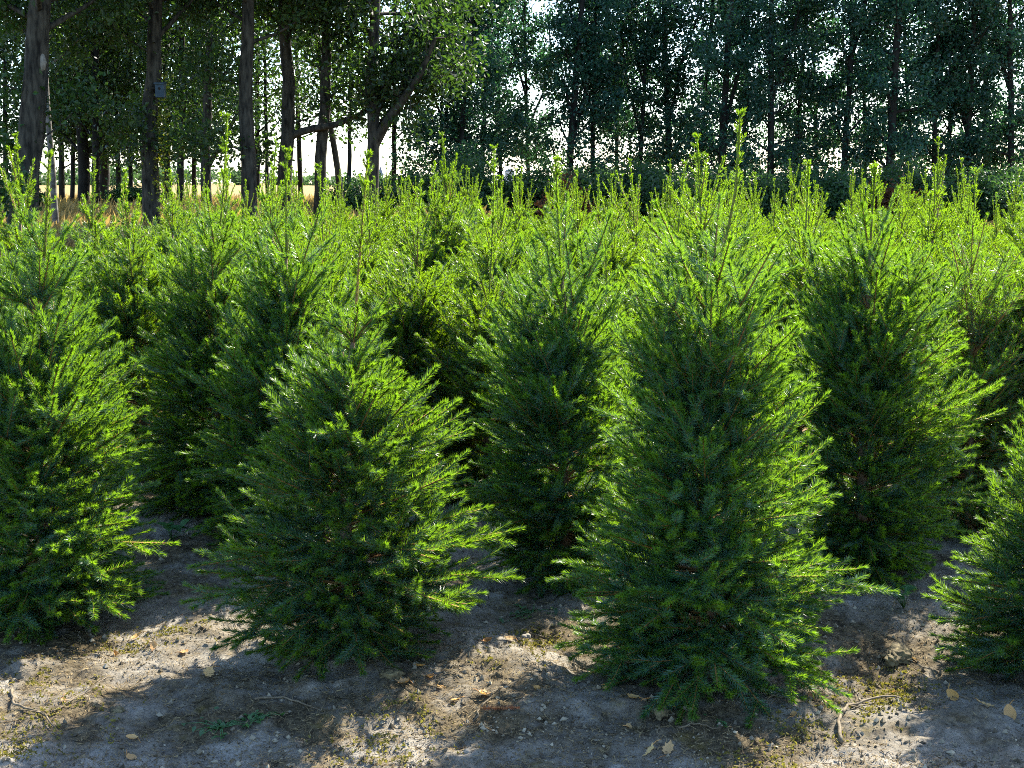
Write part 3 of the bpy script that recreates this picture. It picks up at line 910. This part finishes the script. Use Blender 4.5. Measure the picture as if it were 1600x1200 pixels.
# ------------------------------------------------------------------ dry grass beyond the field, far land
rng = np.random.default_rng(77)
k = 42000
yy = 22.5 + 40 * rng.random(k) ** 1.5
u = rng.uniform(-.48, .5, k)
xx = u * yy
keep = (u < -.25) | (yy > 25.5)
xx, yy = xx[keep], yy[keep]
k = len(xx)
hh = np.where(xx / yy < -.02, rng.uniform(.4, .8, k), rng.uniform(.2, .5, k))
pz = gz(xx, yy)
p = np.stack([xx, yy, pz], 1)
ph = rng.uniform(0, 6.28, k)
wv = np.stack([np.cos(ph), np.sin(ph), np.zeros(k)], 1) * .014
ln_ = np.stack([rng.normal(0, .18, k), rng.normal(0, .18, k), np.ones(k)], 1) * hh[:, None]
v = np.stack([p - wv, p + wv, p + ln_ * .75 - wv * .8, p + ln_ + np.stack([rng.normal(.05, .08, k), rng.normal(0, .08, k), np.zeros(k)], 1)], 1).reshape(-1, 3)
q = np.arange(k)[:, None] * 4
mb = MB(); tt = rng.random(k)
mb.add(v, np.concatenate([q + np.array([[0, 1, 2]]), q + np.array([[2, 1, 3]])]), 0, np.concatenate([tt, tt]))
tag(mb.build('dry_grass', [M['straw']]), kind='stuff')

mb = MB()
k = 260
xs_ = rng.uniform(-420, 420, k); ys_ = rng.uniform(520, 640, k)
leaves(mb, rng, np.stack([xs_, ys_, rng.uniform(1, 4.5, k) + 2.0 * np.sin(xs_ * .03)], 1), 60, 2.6, 2.4, flat=.6)
tag(mb.build('far_wood', [M['far_leaf']]), kind='stuff')

cb = at(595, 290, 700); cb[2] = 0
r = empty('church_tower', cb); tag(r, 'tiny far church tower with pointed spire, seen through the sky gap', 'church tower')


def prism(mb, w0, w1, z0, z1, mat=0):
    a = np.array([(-1, -1), (1, -1), (1, 1), (-1, 1)])
    v = np.vstack([np.c_[a * w0, np.full(4, z0)], np.c_[a * w1, np.full(4, z1)]])
    mb.add(v, fc, mat)


m_ = MB(); prism(m_, 1.6, 1.5, 0, 5.6); m_.build('tower_wall', [M['plaster']], r)
m_ = MB(); prism(m_, 1.7, .05, 5.6, 10.5); m_.build('spire', [M['slate']], r)
cb = at(796, 290, 420); cb[2] = 0
r = empty('silo', cb); tag(r, 'pale far silo showing in a small gap of the hedge', 'silo')
m_ = MB(); m_.tube([(0, 0, 0), (0, 0, 5.2)], [1.7, 1.7], 16, cap=False); m_.build('silo_wall', [M['plaster']], r)
m_ = MB(); m_.tube([(0, 0, 5.2), (0, 0, 5.9), (0, 0, 6.2)], [1.75, .9, .1], 16); m_.build('silo_roof', [M['slate']], r)

# ------------------------------------------------------------------ things lying on the sand
rng = np.random.default_rng(99)


def scatter(n, y0=3.0, y1=6.5):
    y = y0 + (y1 - y0) * rng.random(n) ** 1.4
    x = rng.uniform(-.5, .5, n) * y
    return x, y


# soil crumbs (little lumps), dead needles, moss tufts
n = 16000
x, y = scatter(n)
dn = vnoise(x, y, .45, 21) + vnoise(x, y, .15, 22) * .6 + rng.normal(0, .18, n)
x, y = x[dn > .0], y[dn > .0]
n = len(x)
s = .002 + .008 * rng.random(n) ** 5 + .002 * rng.random(n)
c = np.stack([x, y, gz(x, y) + s * .3], 1)
oc = norm(np.array([(1, 0, 0), (-1, 0, 0), (0, 1, 0), (0, -1, 0), (0, 0, 1), (0, 0, -1)], float))
v = (c[:, None] + oc[None] * s[:, None, None] * rng.uniform(.6, 1.3, (n, 6, 1)) + rng.normal(0, .2, (n, 6, 3)) * s[:, None, None]).reshape(-1, 3)
of = np.array([(0, 2, 4), (2, 1, 4), (1, 3, 4), (3, 0, 4), (2, 0, 5), (1, 2, 5), (3, 1, 5), (0, 3, 5)])
mb = MB(); mb.add(v, (np.arange(n)[:, None, None] * 6 + of[None]).reshape(-1, 3), 0, np.repeat(np.clip(rng.normal(.45, .3, n), 0, 1), 8))
tag(mb.build('soil_crumbs', [M['crumb']]), kind='stuff')

n = 75000
x, y = scatter(n)
tx = np.array([o_.location.x for o_ in COL.objects if o_.name.startswith('spruce_tree')][:9])
ty = np.array([o_.location.y for o_ in COL.objects if o_.name.startswith('spruce_tree')][:9])
dm = np.sqrt((x[:, None] - tx) ** 2 + (y[:, None] - ty) ** 2).min(1)
dn = vnoise(x, y, .5, 31) + vnoise(x, y, .13, 32) * .7 + rng.normal(0, .2, n) + .5 * np.exp(-(dm / .55) ** 2)
x, y = x[dn > .02], y[dn > .02]
n = len(x)
c = np.stack([x, y, gz(x, y) + .003], 1)
ph = rng.uniform(0, 6.28, n); l = rng.uniform(.010, .028, n)
d = np.stack([np.cos(ph), np.sin(ph), rng.normal(0, .25, n)], 1) * l[:, None]
wv = np.stack([-np.sin(ph), np.cos(ph), rng.normal(0, .5, n)], 1) * .0014
v = np.stack([c - d * .5 - wv, c - d * .5 + wv, c + d * .5 + [0, 0, .003]], 1).reshape(-1, 3)
mb = MB(); mb.add(v, np.arange(n * 3).reshape(-1, 3), 0, np.clip(rng.normal(.5, .3, n), 0, 1))
tag(mb.build('needle_litter', [M['litter']]), kind='stuff')

mossp = [(185, 1000, 60), (270, 985, 70), (330, 830, 40), (60, 1060, 90), (70, 1130, 110), (835, 1005, 60), (800, 1040, 50), (600, 1165, 90), (640, 1120, 60), (1390, 1055, 70), (1350, 1100, 80), (1300, 1060, 50), (1270, 1140, 60), (1165, 1190, 50), (1200, 1185, 50), (1420, 1085, 60), (30, 1180, 60)]
px_ = []
for a, b, w in mossp:
    k = int(w * 3)
    q0 = gp(a, b)
    ww = w * .0021
    pr = np.stack([q0[0] + rng.normal(0, ww * .5, k), q0[1] + rng.normal(0, ww * .45, k)], 1)
    nn = vnoise(pr[:, 0], pr[:, 1], .05, 41) + rng.normal(0, .12, k)
    px_.append(pr[nn > 0])
pr = np.concatenate(px_)
n = len(pr)
c = np.stack([pr[:, 0], pr[:, 1], gz(pr[:, 0], pr[:, 1])], 1)
mb = MB()
leaves(mb, rng, c + [0, 0, .004], 3, .006, .012, tint=(.5, .25))
tag(mb.build('moss', [M['moss']]), kind='stuff')


def fallen_leaf(seed, px, py, size, tint, label, lobes=0, rz=None):
    rg = np.random.default_rng(seed)
    q = gp(px, py)
    z = float(gz(q[0], q[1])) + .006
    n = 22
    a = np.linspace(0, 2 * math.pi, n, endpoint=False)
    rad = .5 * (1 - .28 * np.abs(np.sin(a)) ** .8)
    if lobes:
        rad = rad * (.72 + .34 * np.cos(a * lobes) ** 2)
    X, Y_ = np.cos(a) * rad * size, np.sin(a) * rad * size * .8
    curl = rg.uniform(.5, 2.2) / size
    Z = curl * (Y_ ** 2) * rg.uniform(.6, 1.6) + curl * .5 * X ** 2 + rg.normal(0, size * .025, n)
    inner = np.stack([X * .5, Y_ * .5, curl * .25 * Y_ ** 2], 1)
    v = np.vstack([[0, 0, 0], inner, np.stack([X, Y_, Z], 1)])
    f = []
    for j in range(n):
        k = (j + 1) % n
        f += [(0, 1 + j, 1 + k), (1 + j, 1 + n + j, 1 + n + k), (1 + j, 1 + n + k, 1 + k)]
    m_ = MB(); m_.add(v, f, 0, tint, True)
    m_.tube([(-.42 * size, 0, .003), (-.6 * size, .01, .006), (-.78 * size, .02, .002)], [.0016, .0013, .001], 4, tint=.2)
    o = m_.build('fallen_leaf', [M['fallen']])
    o.location = (q[0], q[1], z)
    o.rotation_euler = (rg.normal(0, .3), rg.normal(0, .3), rg.uniform(0, 6.28) if rz is None else rz)
    tag(o, label, 'leaf', 'fallen leaves on the sand')


FL = [(213, 988, .05, .55, 0, 'yellow-brown leaf under the skirt of the left front spruce'),
      (179, 1005, .035, .1, 0, 'small orange leaf below the left front spruce'),
      (240, 1008, .05, .7, 0, 'pale tan leaf on the sunlit sand left of the bushy spruce'),
      (288, 1014, .04, .25, 0, 'reddish leaf near the shadow edge left of the bushy spruce'),
      (326, 1056, .075, .75, 4, 'large curled pale leaf in the shaded sand hollow'),
      (206, 1150, .04, .6, 0, 'small tan leaf in front of the shaded track'),
      (205, 1178, .04, .5, 0, 'tan leaf lowest in the left part of the photo'),
      (100, 1102, .03, .3, 0, 'small brown leaf beside the pale twig at lower left'),
      (372, 1196, .03, .3, 0, 'small orange leaf at the bottom edge, left of centre'),
      (655, 1060, .06, .1, 4, 'rust-coloured leaf at the right foot of the bushy spruce'),
      (672, 1070, .05, .3, 0, 'orange leaf just right of the rust-coloured one'),
      (632, 1082, .06, .6, 4, 'crumpled tan leaf in front of the bushy spruce'),
      (686, 1085, .035, .2, 0, 'small red-brown leaf on the sunlit sand strip'),
      (712, 1104, .04, .5, 0, 'small light leaf where the sunlit strip ends'),
      (757, 1101, .05, .85, 0, 'upright yellow leaf beside the thin slanting twig'),
      (838, 1093, .045, .7, 0, 'light tan leaf alone in the central shade'),
      (946, 1086, .05, .95, 3, 'cream-coloured leaf left of the skirt of the tallest spruce'),
      (988, 1105, .05, .6, 0, 'dull tan leaf at the foot of the tallest spruce'),
      (1012, 1102, .04, .4, 0, 'brown leaf right beside the dull tan one'),
      (983, 1130, .045, .7, 4, 'ragged yellow leaf in the shade below the tallest spruce'),
      (1014, 1168, .07, .95, 4, 'pale lobed leaf with long stalk, left of a pair'),
      (1044, 1166, .065, .9, 4, 'pale lobed leaf, right of a pair'),
      (1268, 1090, .035, .1, 0, 'small red leaf on the moss right of the tallest spruce'),
      (1395, 1077, .045, .65, 0, 'yellow leaf standing on the right-hand sunlit moss'),
      (1427, 1028, .045, .8, 0, 'bright yellow leaf in the gap before the right front spruce'),
      (1490, 1088, .06, .2, 0, 'brown leaf under the right front spruce'),
      (1540, 1106, .06, .8, 3, 'pale leaf in the shade at the right'),
      (1578, 1110, .07, .4, 0, 'dark dull leaf closest to the right edge'),
      (1240, 1120, .04, .5, 0, 'tan leaf on the sunlit sand right of the tallest spruce'),
      (835, 990, .035, .5, 0, 'small leaf on the lit moss between the central front spruces'),
      (798, 1012, .05, .85, 0, 'pale leaf on the lit moss behind the bushy spruce'),
      (762, 1018, .04, .1, 0, 'small orange leaf under the right skirt of the bushy spruce')]
for i, (a, b, s_, t_, lo, lab) in enumerate(FL):
    fallen_leaf(500 + i, a, b, s_ * .9, t_, lab, lo)


def ground_twig(pxs, r0, label, mat='dead_twig', forks=2, seed=1):
    rg = np.random.default_rng(seed)
    P = np.array([gp(a, b) for a, b in pxs])
    d = np.concatenate([[0], np.cumsum(np.linalg.norm(np.diff(P, axis=0), axis=1))])
    q = np.linspace(0, d[-1], 12)
    P = np.stack([np.interp(q, d, P[:, i]) for i in range(3)], 1)
    P[:, :2] += rg.normal(0, .004, (12, 2))
    P[:, 2] = gz(P[:, 0], P[:, 1]) + r0 + .003
    for i in range(3):
        P[1:-1, 2] = np.maximum(P[1:-1, 2], (P[:-2, 2] + P[2:, 2]) / 2)
    base = P[0].copy()
    m_ = MB(); m_.tube(P - base, np.linspace(r0, r0 * .45, 12), 6)
    for k in range(forks):
        i = int(rg.integers(4, 10))
        e = P[i] - base + np.array([rg.normal(0, .05), rg.normal(0, .05), .012])
        m_.tube([P[i] - base, (P[i] - base + e) / 2 + [0, 0, .004], e], [r0 * .5, r0 * .4, r0 * .25], 4)
    o = m_.build('twig', [M[mat]]); o.location = base
    tag(o, label, 'twig', 'dry twigs on the sand')


ground_twig([(18, 1085), (22, 1110), (45, 1118), (75, 1127), (83, 1140)], .005, 'pale bent twig at lower left', seed=1)
ground_twig([(82, 1118), (110, 1105), (142, 1085)], .0035, 'thin pale twig slanting right of the bent one at lower left', seed=2)
ground_twig([(395, 1092), (440, 1092), (470, 1095), (500, 1114)], .004, 'long thin twig in the shade below the bushy spruce', seed=3)
ground_twig([(740, 1128), (765, 1108), (785, 1088)], .003, 'thin twig slanting beside the yellow leaf, centre', seed=4)
ground_twig([(1316, 1158), (1308, 1135), (1320, 1112), (1350, 1095), (1372, 1090), (1400, 1090)], .0065, 'curved thick twig on the sunlit moss at the right', forks=1, seed=5)
ground_twig([(1030, 1130), (1027, 1160)], .003, 'thin stalk above the pair of pale lobed leaves', forks=0, seed=6)
ground_twig([(1060, 1138), (1100, 1134), (1130, 1138)], .0028, 'thin straight twig right of the pale lobed leaves', seed=7)
ground_twig([(1520, 1090), (1490, 1085), (1450, 1105)], .0028, 'thin twig by the skirt of the right front spruce', seed=8)
ground_twig([(830, 998), (862, 998), (880, 996)], .003, 'straight twig on the lit moss between the central front spruces', seed=9)
ground_twig([(1200, 1100), (1215, 1085), (1245, 1075)], .003, 'dry stalk at the right foot of the tallest spruce', seed=10)

# red-brown fallen spruce sprig
q = gp(778, 1122)
m_ = MB()
P0 = np.array([[-.055, 0, .012]]); D_ = np.array([[1.0, -.05, .02]]); C0 = np.array([[0, .3, .0]])
needles(m_, rng, P0, norm(D_), C0, np.array([.115]), 2600, .013, .0022, np.array([.3]), upb=.05)
twigs(m_, P0, norm(D_), C0, np.array([.115]), np.array([.003]))
o = m_.build('spruce_sprig', [M['brown_needle'], M['twig']]); o.location = (q[0], q[1], float(gz(q[0], q[1])))
tag(o, 'red-brown dead spruce sprig lying in the central shade', 'sprig')


def weed(seed, px, py, n, ll, lw, label, spread=.05, tint=.5, elev=(22, 65), cat='weed', py_z=0.0):
    rg = np.random.default_rng(seed)
    q = gp(px, py)
    b = np.array([q[0], q[1], float(gz(q[0], q[1]))])
    r = empty('weed', b)
    tag(r, label, cat, 'weeds on the sand')
    st, lf = MB(), MB()
    for i in range(n):
        phi = i * 2.4 + rg.uniform(-.3, .3); e = R(rg.uniform(*elev))
        o = np.array([rg.normal(0, spread), rg.normal(0, spread), 0])
        d = np.array([math.cos(phi) * math.cos(e), math.sin(phi) * math.cos(e), math.sin(e)])
        L_ = ll * rg.uniform(.6, 1.2)
        s_ = norm(np.cross(d, UP))
        ts = np.array([0, .25, .5, .75, 1.0]); wd = np.array([.1, .75, 1, .65, .02]) * lw * .5
        c_ = o + d * (ts * L_)[:, None] - UP * (.35 * ts ** 2 * L_)[:, None] + UP * py_z
        v = np.concatenate([c_ - s_ * wd[:, None] + UP * wd[:, None] * .3, c_, c_ + s_ * wd[:, None] + UP * wd[:, None] * .3])
        f = []
        for j in range(4):
            for a in (0, 5):
                f += [(a + j, a + j + 1, a + j + 6), (a + j, a + j + 6, a + j + 5)]
        lf.add(v, f, 0, np.clip(rg.normal(tint, .15), 0, 1), True)
        st.tube([(0, 0, 0), o * .5 + UP * (.01 + py_z * .5), c_[0] + d * .005], [.002, .0016, .001], 4)
    st.build('stem', [M['weed']], r)
    lf.build('foliage', [M['weed']], r)


weed(600, 345, 1130, 30, .035, .016, 'low green weed spreading on the shaded sand, left of its pair', .045)
weed(601, 405, 1116, 18, .032, .015, 'small green weed on the shaded sand, right of its pair', .03)
weed(602, 268, 838, 9, .10, .05, 'broad-leaved bluish weed in the gap beside the left front spruce', .03, .8, (15, 50), py_z=.05)
weed(603, 832, 960, 22, .04, .016, 'small green weed in the dark gap between the central front spruces', .05)
weed(604, 1412, 960, 10, .07, .04, 'bluish broad-leaved weed behind the skirt of the right front spruce', .03, .8, (20, 60), py_z=.05)
weed(605, 1125, 1128, 8, .03, .012, 'tiny weed at the front foot of the tallest spruce', .02)


def stone(seed, px, py, s, label, rugged=.12, mat='stone', name='stone', cat='stone', group='stones on the sand'):
    rg = np.random.default_rng(seed)
    q = gp(px, py)
    import bmesh
    bm = bmesh.new(); bmesh.ops.create_icosphere(bm, subdivisions=4, radius=1)
    for v_ in bm.verts:
        d = np.array(v_.co)
        k = 1 + .16 * math.sin(d[0] * 3.1 + seed) + .13 * math.sin(d[1] * 4.3 + seed * 2) + rugged * float(vnoise(d[0] + d[2] * .7, d[1] - d[2] * .6, .45, seed) + .6 * vnoise(d[0] - d[2], d[1] + d[2], .2, seed + 9))
        v_.co = Vector((d[0] * k * s, d[1] * k * s * .8, d[2] * k * s * .55))
    me = bpy.data.meshes.new('stone'); bm.to_mesh(me); bm.free()
    for p_ in me.polygons: p_.use_smooth = True
    me.materials.append(M[mat])
    o = link(name, me); o.location = (q[0], q[1], float(gz(q[0], q[1])) + s * .2); o.rotation_euler = (0, 0, seed)
    tag(o, label, cat, group)


stone(1, 729, 1175, .012, 'small pale pebble near the bottom edge, centre left')
stone(2, 822, 1002, .018, 'pale pebble on the lit moss between the central front spruces')
stone(3, 612, 1072, .035, 'grey clod of earth against the foot of the bushy spruce', .75, 'clod', 'soil_clod', 'soil clod', 'clods of earth on the sand')
stone(4, 1400, 1030, .055, 'mossy lump of earth in the gap before the right front spruce', .75, 'clod', 'soil_clod', 'soil clod', 'clods of earth on the sand')
stone(5, 1030, 1117, .028, 'grey clod in the shade below the tallest spruce', .75, 'clod', 'soil_clod', 'soil clod', 'clods of earth on the sand')
stone(6, 182, 1108, .02, 'dark clod at the edge of the shaded track', .75, 'clod', 'soil_clod', 'soil clod', 'clods of earth on the sand')

# ------------------------------------------------------------------ light
SUN_AZ, SUN_EL = R(36), R(41)           # to the right of straight ahead, and above
sd = np.array([math.sin(SUN_AZ) * math.cos(SUN_EL), math.cos(SUN_AZ) * math.cos(SUN_EL), math.sin(SUN_EL)])
ld = bpy.data.lights.new('sun', 'SUN')
ld.energy = 5.0
ld.angle = R(.53)
ld.color = (1.0, .93, .80)
lo_ = link('sun', ld)
lo_.rotation_euler = Vector(sd).to_track_quat('Z', 'Y').to_euler()
lo_.location = (0, 0, 30)

w = bpy.data.worlds.new('World')
scene.world = w
w.use_nodes = True
nt = w.node_tree
bg = nt.nodes['Background']
sky = nt.nodes.new('ShaderNodeTexSky')
sky.sky_type = 'NISHITA'
sky.sun_disc = False
sky.sun_elevation = SUN_EL
sky.sun_rotation = SUN_AZ
sky.air_density = 1.0
sky.dust_density = 0.8
sky.ozone_density = 4.0
nt.links.new(sky.outputs[0], bg.inputs[0])
bg.inputs[1].default_value = .13

scene.view_settings.view_transform = 'Standard'
scene.view_settings.look = 'None'
scene.view_settings.exposure = 2.15
scene.view_settings.gamma = 1
cy = scene.cycles
cy.filter_width = 1.0
cy.use_denoising = False
cy.max_bounces = 6
cy.diffuse_bounces = 2
cy.glossy_bounces = 2
cy.transmission_bounces = 3
cy.transparent_max_bounces = 4
cy.caustics_reflective = False
cy.caustics_refractive = False
